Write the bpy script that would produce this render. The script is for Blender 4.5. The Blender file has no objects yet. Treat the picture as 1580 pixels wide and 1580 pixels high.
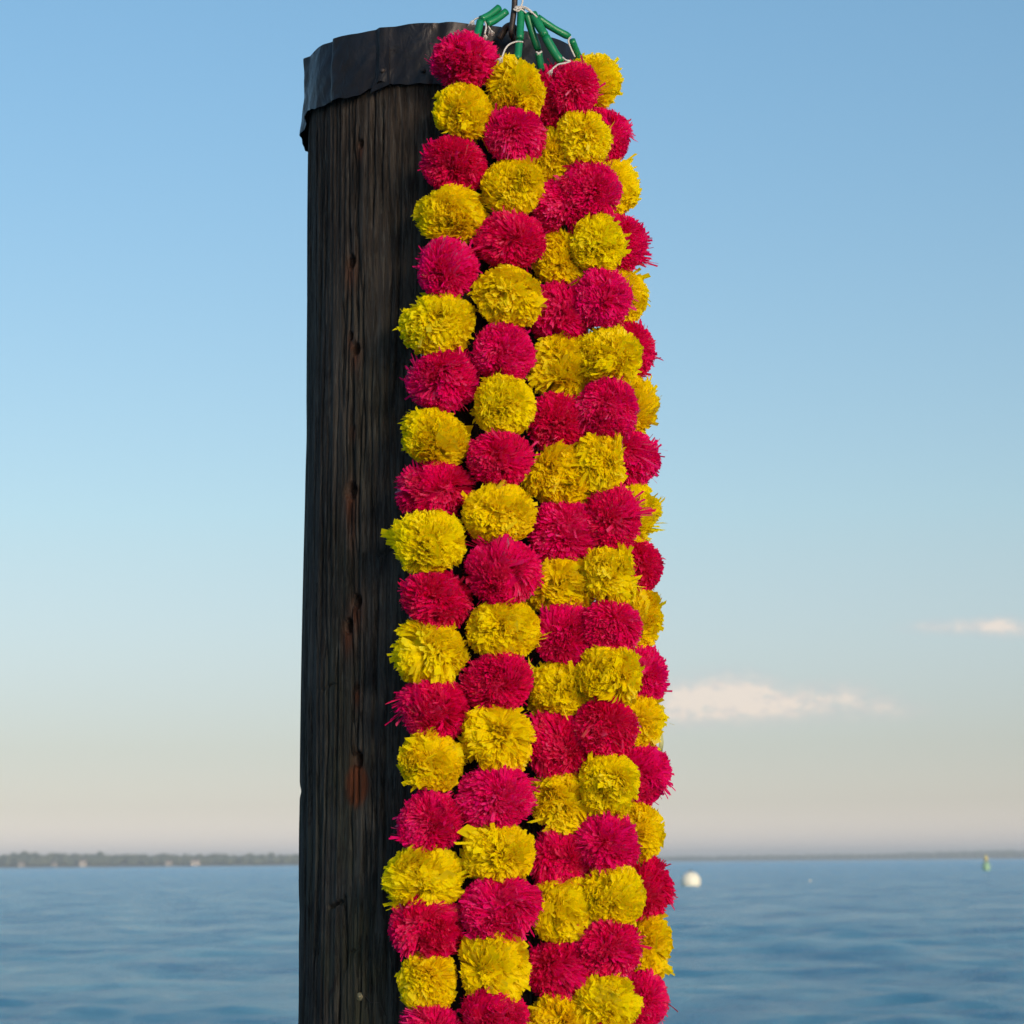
import bpy, bmesh, math, random
import numpy as np
from mathutils import Vector, Matrix, Euler

scene = bpy.context.scene
C = scene.collection
R_ = math.radians
rng = np.random.default_rng(7)
random.seed(7)

# ------------------------------------------------------------------ camera
FPX = 3770.0                       # focal length in photograph pixels (1580 wide)
CAM = Vector((0.0, 0.0, 1.6))      # eye 1.6 m above the water
PITCH, ROLL = R_(8.15), R_(-0.5)
cam_d = bpy.data.cameras.new('camera')
cam = bpy.data.objects.new('camera', cam_d)
C.objects.link(cam)
cam.location = CAM
cam.rotation_euler = (Matrix.Rotation(R_(90) + PITCH, 3, 'X') @ Matrix.Rotation(ROLL, 3, 'Z')).to_euler()
cam_d.sensor_width = 36.0
cam_d.lens = FPX / 1580 * 36.0
cam_d.clip_start = 0.05
cam_d.clip_end = 40000
cam_d.dof.use_dof = True
cam_d.dof.focus_distance = 2.86
cam_d.dof.aperture_fstop = 16.0
scene.camera = cam
RM = Matrix.Rotation(R_(90) + PITCH, 3, 'X') @ Matrix.Rotation(ROLL, 3, 'Z')

def at(u, v, Y):
    """point of the place at distance Y in front of the camera, seen at photograph pixel u, v"""
    d = RM @ Vector(((u - 790) / FPX, -(v - 790) / FPX, -1.0))
    return CAM + d * (Y / d.y)

# ------------------------------------------------------------------ view, world, sun
scene.view_settings.view_transform = 'Standard'
scene.view_settings.look = 'None'
scene.view_settings.exposure = 0.0
scene.view_settings.gamma = 1.0
scene.view_settings.use_curve_mapping = False
scene.render.engine = 'CYCLES'

SUN_EL, SUN_AZ = R_(14), R_(150)     # azimuth clockwise from +Y: low sun behind the camera, to the right
world = bpy.data.worlds.new('World')
scene.world = world
world.use_nodes = True
nt = world.node_tree
nt.nodes.clear()

class G:
    """small node helper"""
    def __init__(s, tree): s.t = tree
    def n(s, typ, **kw):
        nd = s.t.nodes.new(typ)
        for k, v in kw.items():
            if k.startswith('_'): setattr(nd, k[1:], v)
        return nd
    def link(s, a, b): s.t.links.new(a, b)
    def math(s, op, a, b=None, c=None, clamp=False):
        nd = s.t.nodes.new('ShaderNodeMath'); nd.operation = op; nd.use_clamp = clamp
        for i, v in enumerate((a, b, c)):
            if v is None: continue
            if isinstance(v, (int, float)): nd.inputs[i].default_value = v
            else: s.link(v, nd.inputs[i])
        return nd.outputs[0]
    def mix(s, f, a, b, blend='MIX'):
        nd = s.t.nodes.new('ShaderNodeMix'); nd.data_type = 'RGBA'; nd.blend_type = blend
        for sock, v in ((nd.inputs[0], f), (nd.inputs[6], a), (nd.inputs[7], b)):
            if isinstance(v, (int, float)): sock.default_value = v
            elif isinstance(v, tuple): sock.default_value = (*v, 1.0) if len(v) == 3 else v
            else: s.link(v, sock)
        return nd.outputs[2]
    def ramp(s, f, stops, interp='LINEAR'):
        nd = s.t.nodes.new('ShaderNodeValToRGB'); cr = nd.color_ramp; cr.interpolation = interp
        while len(cr.elements) < len(stops): cr.elements.new(0.5)
        for e, (p, c) in zip(cr.elements, stops):
            e.position = p; e.color = (*c, 1.0) if len(c) == 3 else c
        s.link(f, nd.inputs[0])
        return nd.outputs[0]
    def noise(s, vec, scale, detail=3.0, rough=0.5, dist=0.0):
        nd = s.t.nodes.new('ShaderNodeTexNoise')
        nd.inputs['Scale'].default_value = scale; nd.inputs['Detail'].default_value = detail
        nd.inputs['Roughness'].default_value = rough; nd.inputs['Distortion'].default_value = dist
        if vec is not None: s.link(vec, nd.inputs['Vector'])
        return nd.outputs[0]
    def mapping(s, vec, scale=(1, 1, 1), loc=(0, 0, 0)):
        nd = s.t.nodes.new('ShaderNodeMapping')
        nd.inputs['Scale'].default_value = scale; nd.inputs['Location'].default_value = loc
        s.link(vec, nd.inputs['Vector'])
        return nd.outputs[0]

g = G(nt)
sky = nt.nodes.new('ShaderNodeTexSky')
sky.sky_type = 'NISHITA'; sky.sun_disc = False
sky.sun_elevation = SUN_EL; sky.sun_rotation = SUN_AZ
sky.altitude = 0; sky.air_density = 1.0; sky.dust_density = 1.2; sky.ozone_density = 1.2
tc = nt.nodes.new('ShaderNodeTexCoord')
sep = nt.nodes.new('ShaderNodeSeparateXYZ'); g.link(tc.outputs['Generated'], sep.inputs[0])
X, Y, Z = sep.outputs
# clearer, pinker evening air than the model's: gain by height above the horizon, the same all round
gain = g.ramp(Z, [(0, (0.575, 0.565, 0.875)), (0.009, (0.51, 0.5, 0.71)), (0.022, (0.305, 0.308, 0.43)), (0.047, (0.228, 0.2265, 0.288)), (0.087, (0.25, 0.2425, 0.28)), (0.14, (0.26, 0.2625, 0.265)), (0.34, (0.24, 0.32, 0.345)), (1, (0.24, 0.32, 0.345))], 'B_SPLINE')
gain = g.mix(1.0, gain, (4.0, 4.0, 4.0), 'MULTIPLY')
skyc = g.mix(1.0, sky.outputs[0], gain, 'MULTIPLY')
# two small low clouds, far out over the water
uu = g.math('DIVIDE', X, g.math('MAXIMUM', Y, 0.05)); ww = g.math('DIVIDE', Z, g.math('MAXIMUM', Y, 0.05))
def lobe(px, py, rx, ry, amp):
    d = (at(px, py, 1.0) - CAM)
    a = g.math('DIVIDE', g.math('SUBTRACT', uu, d.x), rx / FPX)
    b = g.math('DIVIDE', g.math('SUBTRACT', ww, d.z), ry / FPX)
    r2 = g.math('ADD', g.math('MULTIPLY', a, a), g.math('MULTIPLY', b, b))
    return g.math('MULTIPLY', g.math('POWER', 2.718, g.math('MULTIPLY', r2, -1.0)), amp)
lobes = [(1045, 1082, 40, 32, .9), (1105, 1066, 50, 28, .9), (1155, 1066, 44, 26, .8), (1100, 1097, 80, 22, .95), (1195, 1086, 60, 26, .8), (1260, 1085, 70, 26, .65),
         (1310, 1070, 50, 20, .45), (1350, 1092, 60, 18, .5), (1545, 965, 34, 14, .9), (1475, 967, 70, 12, .85), (1600, 972, 60, 14, .7),
         (1395, 1098, 50, 13, .3)]
acc = None
for L in lobes:
    o = lobe(*L); acc = o if acc is None else g.math('ADD', acc, o)
cv = nt.nodes.new('ShaderNodeCombineXYZ'); g.link(uu, cv.inputs[0]); g.link(ww, cv.inputs[1])
cmap = g.mapping(cv.outputs[0], (1, 1.5, 1))
n1 = g.noise(cmap, 95, 8, 0.68)
dens = g.math('MULTIPLY', acc, g.math('ADD', -0.30, g.math('MULTIPLY', n1, 2.1)))
cl = g.math('MULTIPLY', g.ramp(dens, [(0.04, (0, 0, 0)), (1.25, (1, 1, 1))]), g.math('GREATER_THAN', Y, 0.1))
n2 = g.noise(cmap, 150, 4, 0.6)
ccol = g.mix(g.ramp(g.math('ADD', g.math('MULTIPLY', dens, 0.45), g.math('MULTIPLY', n2, 0.7)), [(0.35, (0, 0, 0)), (0.85, (1, 1, 1))]), (4.6, 4.35, 4.55), (7.4, 6.2, 5.3))
CLOUD_K = 1.0
skyc = g.mix(g.math('MULTIPLY', cl, 0.72 * CLOUD_K), skyc, ccol)
bg = nt.nodes.new('ShaderNodeBackground'); g.link(skyc, bg.inputs[0]); bg.inputs[1].default_value = 0.13
wo = nt.nodes.new('ShaderNodeOutputWorld'); g.link(bg.outputs[0], wo.inputs[0])

sun_d = bpy.data.lights.new('sun', 'SUN'); sun_d.energy = 2.1; sun_d.angle = R_(18); sun_d.color = (1.0, 0.82, 0.62)
sun = bpy.data.objects.new('sun', sun_d); C.objects.link(sun)
sdir = Vector((math.sin(SUN_AZ) * math.cos(SUN_EL), math.cos(SUN_AZ) * math.cos(SUN_EL), math.sin(SUN_EL)))
sun.rotation_euler = sdir.to_track_quat('Z', 'Y').to_euler()

# ------------------------------------------------------------------ helpers
def tag(o, label=None, cat=None, group=None, kind=None):
    if label: o['label'] = label
    if cat: o['category'] = cat
    if group: o['group'] = group
    if kind: o['kind'] = kind
    return o

def empty(name, loc):
    o = bpy.data.objects.new(name, None); C.objects.link(o); o.location = loc
    o.empty_display_size = 0.05
    return o

def mesh_np(name, V, F, mat, parent=None, smooth=True, loops=4, attrs=None):
    """V (n,3) array, F (m,loops) array -> object"""
    me = bpy.data.meshes.new(name)
    V = np.asarray(V, dtype=np.float32); F = np.asarray(F, dtype=np.int32)
    me.vertices.add(len(V)); me.vertices.foreach_set('co', V.ravel())
    me.loops.add(F.size); me.loops.foreach_set('vertex_index', F.ravel())
    me.polygons.add(len(F))
    me.polygons.foreach_set('loop_start', np.arange(0, F.size, F.shape[1], dtype=np.int32))
    me.polygons.foreach_set('loop_total', np.full(len(F), F.shape[1], dtype=np.int32))
    me.polygons.foreach_set('use_smooth', np.full(len(F), smooth, dtype=bool))
    for k, v in (attrs or {}).items():
        a = me.attributes.new(k, 'FLOAT', 'POINT'); a.data.foreach_set('value', np.asarray(v, dtype=np.float32))
    me.update(calc_edges=True)
    me.materials.append(mat)
    o = bpy.data.objects.new(name, me); C.objects.link(o)
    if parent: o.parent = parent
    return o

def obj_bm(name, bm, mat, parent=None, smooth=True):
    me = bpy.data.meshes.new(name)
    for f in bm.faces: f.smooth = smooth
    bm.normal_update(); bm.to_mesh(me); bm.free()
    me.materials.append(mat)
    o = bpy.data.objects.new(name, me); C.objects.link(o)
    if parent: o.parent = parent
    return o

def tube(pts, rad, seg=12, caps=True):
    """arrays for a tube along pts with radius per point (local coordinates)"""
    P = [Vector(p) for p in pts]
    n = len(P)
    rad = [rad] * n if isinstance(rad, (int, float)) else rad
    V, F = [], []
    prev = None
    for i, p in enumerate(P):
        t = (P[min(i + 1, n - 1)] - P[max(i - 1, 0)]).normalized()
        if prev is None:
            a = t.cross(Vector((0, 0, 1)));
            if a.length < 0.05: a = t.cross(Vector((1, 0, 0)))
            a.normalize()
        else:
            a = (prev - t * prev.dot(t)).normalized()
        prev = a; b = t.cross(a)
        for k in range(seg):
            an = 2 * math.pi * k / seg
            V.append(p + (a * math.cos(an) + b * math.sin(an)) * rad[i])
    for i in range(n - 1):
        for k in range(seg):
            F.append((i * seg + k, i * seg + (k + 1) % seg, (i + 1) * seg + (k + 1) % seg, (i + 1) * seg + k))
    if caps:
        c0 = len(V); V.append(P[0]); V.append(P[-1])
        for k in range(seg):
            F.append((c0, (k + 1) % seg, k, k)[:3] + (c0,))
            F.append((c0 + 1, (n - 1) * seg + k, (n - 1) * seg + (k + 1) % seg, c0 + 1))
    return V, F

def bm_add(bm, V, F):
    vs = [bm.verts.new(v) for v in V]
    for f in F:
        idx = list(dict.fromkeys(f))
        try: bm.faces.new([vs[i] for i in idx])
        except ValueError: pass

def spline(pts, n):
    """Catmull-Rom through pts"""
    P = [Vector(p) for p in pts]; P = [P[0] * 2 - P[1]] + P + [P[-1] * 2 - P[-2]]
    out = []
    for i in range(1, len(P) - 2):
        for k in range(n):
            t = k / n
            out.append(0.5 * ((2 * P[i]) + (P[i + 1] - P[i - 1]) * t + (2 * P[i - 1] - 5 * P[i] + 4 * P[i + 1] - P[i + 2]) * t * t
                              + (-P[i - 1] + 3 * P[i] - 3 * P[i + 1] + P[i + 2]) * t ** 3))
    out.append(P[-2]); return out

def new_mat(name):
    m = bpy.data.materials.new(name); m.use_nodes = True; t = m.node_tree
    return m, G(t), t.nodes['Principled BSDF'], t.nodes['Material Output']

def coords(g, kind='Object'):
    nd = g.t.nodes.new('ShaderNodeTexCoord'); return nd.outputs[kind]

def attr(g, name):
    nd = g.t.nodes.new('ShaderNodeAttribute'); nd.attribute_name = name; return nd.outputs['Fac']

def bump(g, h, strength, dist, p):
    nd = g.t.nodes.new('ShaderNodeBump'); nd.inputs['Strength'].default_value = strength; nd.inputs['Distance'].default_value = dist
    g.link(h, nd.inputs['Height']); g.link(nd.outputs[0], p.inputs['Normal']); return nd

# ------------------------------------------------------------------ materials
def simple(name, col, rough=0.5, metal=0.0, var=0.15, scale=30.0, spec=0.5):
    m, g, p, o = new_mat(name)
    n = g.noise(coords(g), scale, 4, 0.6)
    c = g.mix(n, tuple(x * (1 - var) for x in col), tuple(min(1, x * (1 + var)) for x in col))
    g.link(c, p.inputs['Base Color'])
    p.inputs['Roughness'].default_value = rough; p.inputs['Metallic'].default_value = metal
    p.inputs['Specular IOR Level'].default_value = spec
    return m

def film(name, c_lo, c_hi, trans, rough, gloss):
    """thin crinkled plastic strips: diffuse + light passing through + a soft sheen"""
    m, g, p, o = new_mat(name)
    g.t.nodes.remove(p)
    a = attr(g, 'tone')
    oi = g.t.nodes.new('ShaderNodeObjectInfo')
    f = g.math('ADD', g.math('MULTIPLY', a, 0.5), g.math('MULTIPLY', oi.outputs['Random'], 0.5), clamp=True)
    col = g.mix(f, c_lo, c_hi)
    d = g.t.nodes.new('ShaderNodeBsdfDiffuse'); g.link(col, d.inputs[0])
    tr = g.t.nodes.new('ShaderNodeBsdfTranslucent'); g.link(col, tr.inputs[0])
    mx = g.t.nodes.new('ShaderNodeMixShader'); mx.inputs[0].default_value = trans
    g.link(d.outputs[0], mx.inputs[1]); g.link(tr.outputs[0], mx.inputs[2])
    gl = g.t.nodes.new('ShaderNodeBsdfGlossy'); gl.inputs['Roughness'].default_value = rough
    gl.inputs[0].default_value = (1, 1, 1, 1)
    fr = g.t.nodes.new('ShaderNodeFresnel'); fr.inputs[0].default_value = 1.45
    ff = g.math('MULTIPLY', fr.outputs[0], gloss)
    m2 = g.t.nodes.new('ShaderNodeMixShader'); g.link(ff, m2.inputs[0]); g.link(mx.outputs[0], m2.inputs[1]); g.link(gl.outputs[0], m2.inputs[2])
    g.link(m2.outputs[0], o.inputs[0])
    return m

M_YEL = film('yellow_film', (0.97, 0.74, 0.001), (0.98, 0.89, 0.001), 0.5, 0.42, 0.07)
M_PNK = film('pink_film', (0.82, 0.0008, 0.06), (0.95, 0.004, 0.26), 0.47, 0.38, 0.22)
M_GRN = simple('green_plastic', (0.004, 0.20, 0.075), 0.35, var=0.2, scale=60)
M_COT = simple('cotton_string', (0.62, 0.58, 0.55), 0.9, var=0.15, scale=400)
M_IRON = simple('rusty_iron', (0.05, 0.038, 0.036), 0.55, 0.5, var=0.5, scale=120)
M_BRASS = simple('weathered_brass', (0.30, 0.24, 0.13), 0.5, 0.6, var=0.3, scale=300)
M_RIB = simple('faded_ribbon', (0.52, 0.52, 0.22), 0.6, var=0.2, scale=60)

def wood_mat():
    m, g, p, o = new_mat('weathered_creosoted_wood')
    co = coords(g)
    grain = g.noise(g.mapping(co, (1, 1, 0.10)), 240, 8, 0.72, 0.2)
    broad = g.noise(g.mapping(co, (1, 1, 0.18)), 22, 5, 0.6, 0.4)
    mott = g.noise(g.mapping(co, (1, 1, 0.5)), 60, 6, 0.7)
    algae = g.noise(g.mapping(co, (1, 1, 0.35)), 14, 4, 0.6)
    sp = g.t.nodes.new('ShaderNodeSeparateXYZ'); g.link(co, sp.inputs[0])
    low = g.math('MULTIPLY_ADD', sp.outputs[2], -1.1, 2.75, clamp=True)     # 0 near the top, 1 lower down
    base = g.mix(low, (0.058, 0.043, 0.034), (0.053, 0.051, 0.047))
    base = g.mix(g.ramp(broad, [(0.38, (0, 0, 0)), (0.68, (1, 1, 1))]), base, (0.019, 0.016, 0.015))
    base = g.mix(g.math('MULTIPLY', g.ramp(grain, [(0.50, (0, 0, 0)), (0.68, (1, 1, 1))]), 0.45), base, (0.13, 0.122, 0.112))
    gmask = g.math('MULTIPLY', g.ramp(algae, [(0.45, (0, 0, 0)), (0.7, (1, 1, 1))]), g.math('MULTIPLY', low, 0.55))
    base = g.mix(gmask, base, (0.040, 0.047, 0.024))
    base = g.mix(g.math('MULTIPLY', g.ramp(mott, [(0.55, (0, 0, 0)), (0.8, (1, 1, 1))]), 0.5), base, (0.095, 0.086, 0.078))
    fib_ = g.noise(g.mapping(co, (1, 1, 0.05)), 95, 7, 0.7, 0.3)
    line = g.math('ABSOLUTE', g.math('SUBTRACT', fib_, 0.5))
    base = g.mix(g.ramp(line, [(0.0, (.8, .8, .8)), (0.013, (0, 0, 0))]), base, (0.008, 0.007, 0.007))
    knot = g.noise(g.mapping(co, (1, 1, 0.6)), 34, 3, 0.6, 0.5)
    base = g.mix(g.ramp(knot, [(0.62, (0, 0, 0)), (0.72, (.8, .8, .8))]), base, (0.020, 0.015, 0.013))
    st = attr(g, 'stain')
    base = g.mix(g.math('MULTIPLY', st, g.math('ADD', 0.35, mott), clamp=True), base, (0.115, 0.036, 0.016))
    g.link(base, p.inputs['Base Color'])
    g.link(g.ramp(mott, [(0.3, (0.62, 0.62, 0.62)), (0.8, (0.85, 0.85, 0.85))]), p.inputs['Roughness'])
    p.inputs['Specular IOR Level'].default_value = 0.12
    h = g.math('ADD', g.math('ADD', g.math('MULTIPLY', grain, 1.0), g.math('MULTIPLY', mott, 0.45)), g.math('MULTIPLY', g.math('MINIMUM', line, 0.03), 12.0))
    bump(g, h, 1.0, 0.003, p)
    return m
M_WOOD = wood_mat()

def cap_mat():
    m, g, p, o = new_mat('weathered_sheet_metal')
    co = coords(g)
    n = g.noise(g.mapping(co, (1, 1, 0.5)), 26, 6, 0.65, 0.6)
    r = g.noise(co, 12, 4, 0.6)
    c = g.mix(g.ramp(n, [(0.35, (0, 0, 0)), (0.7, (1, 1, 1))]), (0.009, 0.0095, 0.013), (0.027, 0.028, 0.037))
    c = g.mix(g.math('MULTIPLY', g.ramp(r, [(0.42, (0, 0, 0)), (0.62, (1, 1, 1))]), 0.5), c, (0.030, 0.017, 0.011))
    g.link(c, p.inputs['Base Color'])
    p.inputs['Metallic'].default_value = 0.55
    g.link(g.ramp(n, [(0.3, (0.28, 0.28, 0.28)), (0.75, (0.58, 0.58, 0.58))]), p.inputs['Roughness'])
    fine = g.noise(co, 300, 5, 0.7)
    dent = g.noise(g.mapping(co, (1, 1, 0.7)), 55, 2, 0.5, 0.8)
    bump(g, g.math('ADD', g.math('MULTIPLY', dent, 1.0), g.math('MULTIPLY', fine, 0.12)), 0.4, 0.006, p)
    return m
M_CAP = cap_mat()

def water_mat():
    m, g, p, o = new_mat('sea_water')
    co = coords(g)
    b1 = g.noise(g.mapping(co, (0.8, 1.2, 1)), 3.2, 10, 0.76, 0.3)
    b2 = g.noise(g.mapping(co, (0.7, 1.0, 1)), 0.16, 4, 0.6, 0.2)
    wind = g.noise(g.mapping(co, (1.0, 0.6, 1)), 0.30, 8, 0.72, 0.6)      # cat's paws: ruffled and slick patches
    wm = g.ramp(wind, [(0.36, (0, 0, 0)), (0.62, (1, 1, 1))])
    g.link(g.mix(wm, (0.07, 0.44, 0.80), (0.15, 0.62, 0.92)), p.inputs['Base Color'])
    g.link(g.math('MULTIPLY_ADD', wm, -0.16, 0.30), p.inputs['Roughness'])
    p.inputs['IOR'].default_value = 1.333
    p.inputs['Specular Tint'].default_value = (0.6, 0.85, 1.0, 1)
    h = g.math('ADD', g.math('MULTIPLY', b1, g.math('MULTIPLY_ADD', wm, -0.5, 1.0)), g.math('MULTIPLY', b2, 1.0))
    bump(g, h, 1.0, 1.0, p)
    return m
M_SEA = water_mat()

# ------------------------------------------------------------------ sea
def build_sea():
    fine = np.linspace(-0.42, 0.42, 500)
    coarse = np.linspace(0.42, 2 * math.pi - 0.42, 70)[1:-1]
    th = np.concatenate([fine, coarse]); nt_ = len(th)
    r = np.concatenate([np.linspace(0.5, 9, 12), np.geomspace(9.3, 420, 560), np.geomspace(440, 16000, 40)])
    Rr, T = np.meshgrid(r, th, indexing='ij')
    Xw = Rr * np.sin(T); Yw = Rr * np.cos(T)
    Zw = np.zeros_like(Xw)
    wr = np.random.default_rng(3)
    dr = np.gradient(r)[:, None] * np.ones_like(T)
    dt = np.maximum(Rr * 0.84 / 500, dr)
    for i in range(190):
        lam = 0.34 * (14 / 0.34) ** (wr.random() ** 1.15)
        an = R_(205) + wr.normal() * 1.0          # wind waves running towards the camera, slightly across
        k = 2 * math.pi / lam
        amp = 0.0046 * lam ** 0.62 / (1 + (lam / 3.2) ** 2)
        ph = wr.random() * 6.283
        fade = np.clip((lam / dt - 2.2) / 3.0, 0, 1)
        a = k * (Xw * math.sin(an) + Yw * math.cos(an)) + ph
        s = np.sin(a) * (1.45 if lam < 3 else 1.0)
        Zw += fade * amp * 0.72 * s
    # gusts: patches of livelier and calmer water
    Zw *= 0.85 + 0.3 * np.sin(Xw * 0.11 + 1.3 + np.sin(Yw * 0.07)) * np.sin(Yw * 0.13 + 0.6 + np.sin(Xw * .09))
    V = np.stack([Xw, Yw, Zw], -1).reshape(-1, 3)
    nr = len(r)
    i = np.arange(nr - 1)[:, None]; j = np.arange(nt_)[None, :]
    a = i * nt_ + j; b = i * nt_ + (j + 1) % nt_; c = (i + 1) * nt_ + (j + 1) % nt_; d = (i + 1) * nt_ + j
    F = np.stack([a, b, c, d], -1).reshape(-1, 4)[:, ::-1]
    # close the middle with a small disc
    V = np.vstack([V, [[0, 0, 0]]])
    o = mesh_np('water', V, F, M_SEA, smooth=True)
    tag(o, 'choppy blue sea water with darker wave troughs reaching the far shore', kind='structure')
build_sea()

# ------------------------------------------------------------------ far shores
M_LAND = simple('shore_ground', (0.09, 0.085, 0.06), 0.9, var=0.3, scale=0.02)
def leaf_mat(name, a, b):
    m, g, p, o = new_mat(name)
    n = g.noise(coords(g), 0.05, 5, 0.7)
    g.link(g.mix(g.ramp(n, [(0.35, (0, 0, 0)), (0.65, (1, 1, 1))]), a, b), p.inputs['Base Color'])
    p.inputs['Roughness'].default_value = 0.8
    return m
M_WOODS = leaf_mat('distant_foliage', (0.06, 0.08, 0.045), (0.12, 0.13, 0.07))

def shore(x0px, x1px, Y, tops, name_label, wood_label, seed):
    """low land strip and the wood on it; tops = wood height in metres along the strip"""
    rg = np.random.default_rng(seed)
    xa = (x0px - 790) / FPX * Y; xb = (x1px - 790) / FPX * Y
    n = 160; m_ = 6
    xs = np.linspace(xa, xb, n); V = []; F = []
    edge = np.cumsum(rg.normal(0, 1.5, n)); edge -= np.linspace(edge[0], edge[-1], n)
    prof = [(-30, -0.6), (0, 0.5), (14, 1.8), (120, 4.0), (300, 3.0), (520, -0.8)]
    for i, x in enumerate(xs):
        for (dy, z) in prof: V.append((x, Y + dy + edge[i], z))
    for i in range(n - 1):
        for k in range(m_ - 1):
            a = i * m_ + k; F.append((a, a + m_, a + m_ + 1, a + 1))
    tag(mesh_np('far_shore', V, F, M_LAND), name_label, kind='structure')
    # crowns: irregular leaf clumps
    ico = bmesh.new(); bmesh.ops.create_icosphere(ico, subdivisions=2, radius=1.0)
    iv = np.array([v.co[:] for v in ico.verts]); fi = np.array([[v.index for v in f.verts] for f in ico.faces]); ico.free()
    VV, FF = [], []; off = 0
    L = xb - xa; cnt = int(L / 5.0) * 3
    for k in range(cnt):
        t = rg.random(); x = xa + t * L; row = rg.integers(0, 3)
        y = Y + 12 + row * 16 + rg.random() * 14 + np.interp(t, np.linspace(0, 1, n), edge)
        h = np.interp(t, np.linspace(0, 1, len(tops)), tops) * (0.84 + 0.22 * rg.random()) * (0.84 + 0.08 * row)
        w = h * (0.45 + 0.35 * rg.random())
        s = np.array([w, w, h * 0.55]) * (1 + 0.0)
        v = iv * s * (1 + rg.normal(0, 0.16, (len(iv), 1)))
        v = v + np.array([x, y, h * 0.52 + 1.2]); VV.append(v); FF.append(fi + off); off += len(iv)
    tag(mesh_np('woodland', np.vstack(VV), np.vstack(FF), M_WOODS, smooth=False), wood_label, 'woodland', kind='stuff')

tl = [9.5, 10, 9, 7.5, 7.5, 9.5, 11, 12, 12.5, 12, 11, 11, 10.5, 10, 9.5, 9.5, 10, 9, 8.5, 9]
shore(-650, 640, 2500, [11, 12, 11, 12, 10.5, 10, 12.5, 10.5, 9.0, 9.2, 11.2, 12.4, 12.6, 11.8, 10.6, 10.8, 9.6, 10.4, 9.8, 9.0, 8.6, 8.0, 6],
      'low wooded far shore at the left of the post', 'dark green wood lining the far shore left of the post', 5)
shore(500, 2600, 4600, [5, 6, 6.5, 7, 7.5, 8, 8.5, 9, 10, 12, 13.5, 13, 14, 14.5, 14, 15, 14, 13, 15, 14],
      'thin blue far shore right of the garlands', 'thin hazy line of woods right of the garlands', 6)

M_HWALL = simple('pale_house_paint', (0.80, 0.66, 0.55), 0.8, var=0.08, scale=0.5)
M_HROOF = simple('house_roof', (0.16, 0.11, 0.09), 0.85, var=0.2, scale=0.5)
M_PANE = simple('window_glass', (0.03, 0.04, 0.05), 0.1)
def bx(bm, c, s):
    V = [(c[0] + sx * s[0] / 2, c[1] + sy * s[1] / 2, c[2] + sz * s[2] / 2) for sx in (-1, 1) for sy in (-1, 1) for sz in (-1, 1)]
    bm_add(bm, V, [(0, 1, 3, 2), (4, 6, 7, 5), (0, 4, 5, 1), (2, 3, 7, 6), (0, 2, 6, 4), (1, 5, 7, 3)])
def house(px, w, h, label):
    Yh = 2486
    x = (px - 790) / FPX * Yh; w *= .8; h *= .85
    e = empty('house', (x, Yh, 1.0)); tag(e, label, 'house', 'pale houses on the far shore')
    b = bmesh.new(); bx(b, (0, 0, h / 2), (w, 7, h)); obj_bm('wall', b, M_HWALL, e, False)
    b = bmesh.new()
    V = [(-w / 2 - .4, -3.9, h), (w / 2 + .4, -3.9, h), (w / 2 + .4, 3.9, h), (-w / 2 - .4, 3.9, h), (-w / 2 - .4, 0, h + 2.2), (w / 2 + .4, 0, h + 2.2)]
    bm_add(b, V, [(0, 1, 5, 4), (2, 3, 4, 5), (0, 4, 3), (1, 2, 5), (0, 3, 2, 1)]); obj_bm('roof', b, M_HROOF, e, False)
    for k in (-1, 0, 1):
        b = bmesh.new(); bx(b, (k * w * 0.3, -3.52, h * 0.55), (1.2, 0.1, 1.5)); obj_bm('window', b, M_PANE, e, False)
for a in [(36, 6, 4, 'faint pale house on far shore, furthest left of all the houses'),
          (86, 5, 3.5, 'small faint house on far shore, second from the left picture edge'),
          (130, 7.5, 5.5, 'brightest pale house on far shore where the tree line dips'),
          (261, 6.5, 4.2, 'pale house on far shore just left of the wide pinkish one'),
          (302, 10, 5, 'wide pinkish house on far shore nearest to the wooden post')]:
    house(*a)

# ------------------------------------------------------------------ buoys
def lathe(prof, seg=32):
    V, F = [], []
    for (r, z) in prof:
        for k in range(seg): V.append((r * math.cos(6.28318530718 * k / seg), r * math.sin(6.28318530718 * k / seg), z))
    for i in range(len(prof) - 1):
        for k in range(seg): F.append((i * seg + k, i * seg + (k + 1) % seg, (i + 1) * seg + (k + 1) % seg, (i + 1) * seg + k))
    return V, F
def seapoint(px, py):
    d = (at(px, py, 1.0) - CAM); t = -CAM.z / d.z; return CAM + d * t
M_WHITE = simple('white_buoy_paint', (0.90, 0.84, 0.68), 0.4, var=0.05, scale=3)
M_GBUOY = simple('green_buoy_paint', (0.30, 0.50, 0.30), 0.5, var=0.15, scale=3)
M_YBUOY = simple('yellow_marker_paint', (0.62, 0.52, 0.22), 0.5, var=0.15, scale=3)
def mooring(px, py, rad, label):
    p = seapoint(px, py); e = empty('mooring_buoy', (p.x, p.y, 0)); tag(e, label, 'buoy')
    prof = [(rad * math.cos(a), rad * 0.42 + rad * math.sin(a)) for a in np.linspace(-1.5, 1.5, 24)]
    b = bmesh.new(); bm_add(b, *lathe(prof)); obj_bm('float', b, M_WHITE, e)
    ring = [(rad * .12 * math.cos(a), 0, rad * 1.47 + rad * .12 * math.sin(a)) for a in np.linspace(0, 6.283, 14)]
    b = bmesh.new(); bm_add(b, *tube(ring, rad * .03, 6, False)); obj_bm('mooring_ring', b, M_IRON, e)
    return p
pb = mooring(1066, 1367, 1.0, 'round white mooring buoy afloat right of the garlands')
D = pb.length
s = 15.5 / FPX * pb.y
for o in bpy.data.objects:
    if o.name == 'mooring_buoy': o.scale = (s, s, s)
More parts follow.
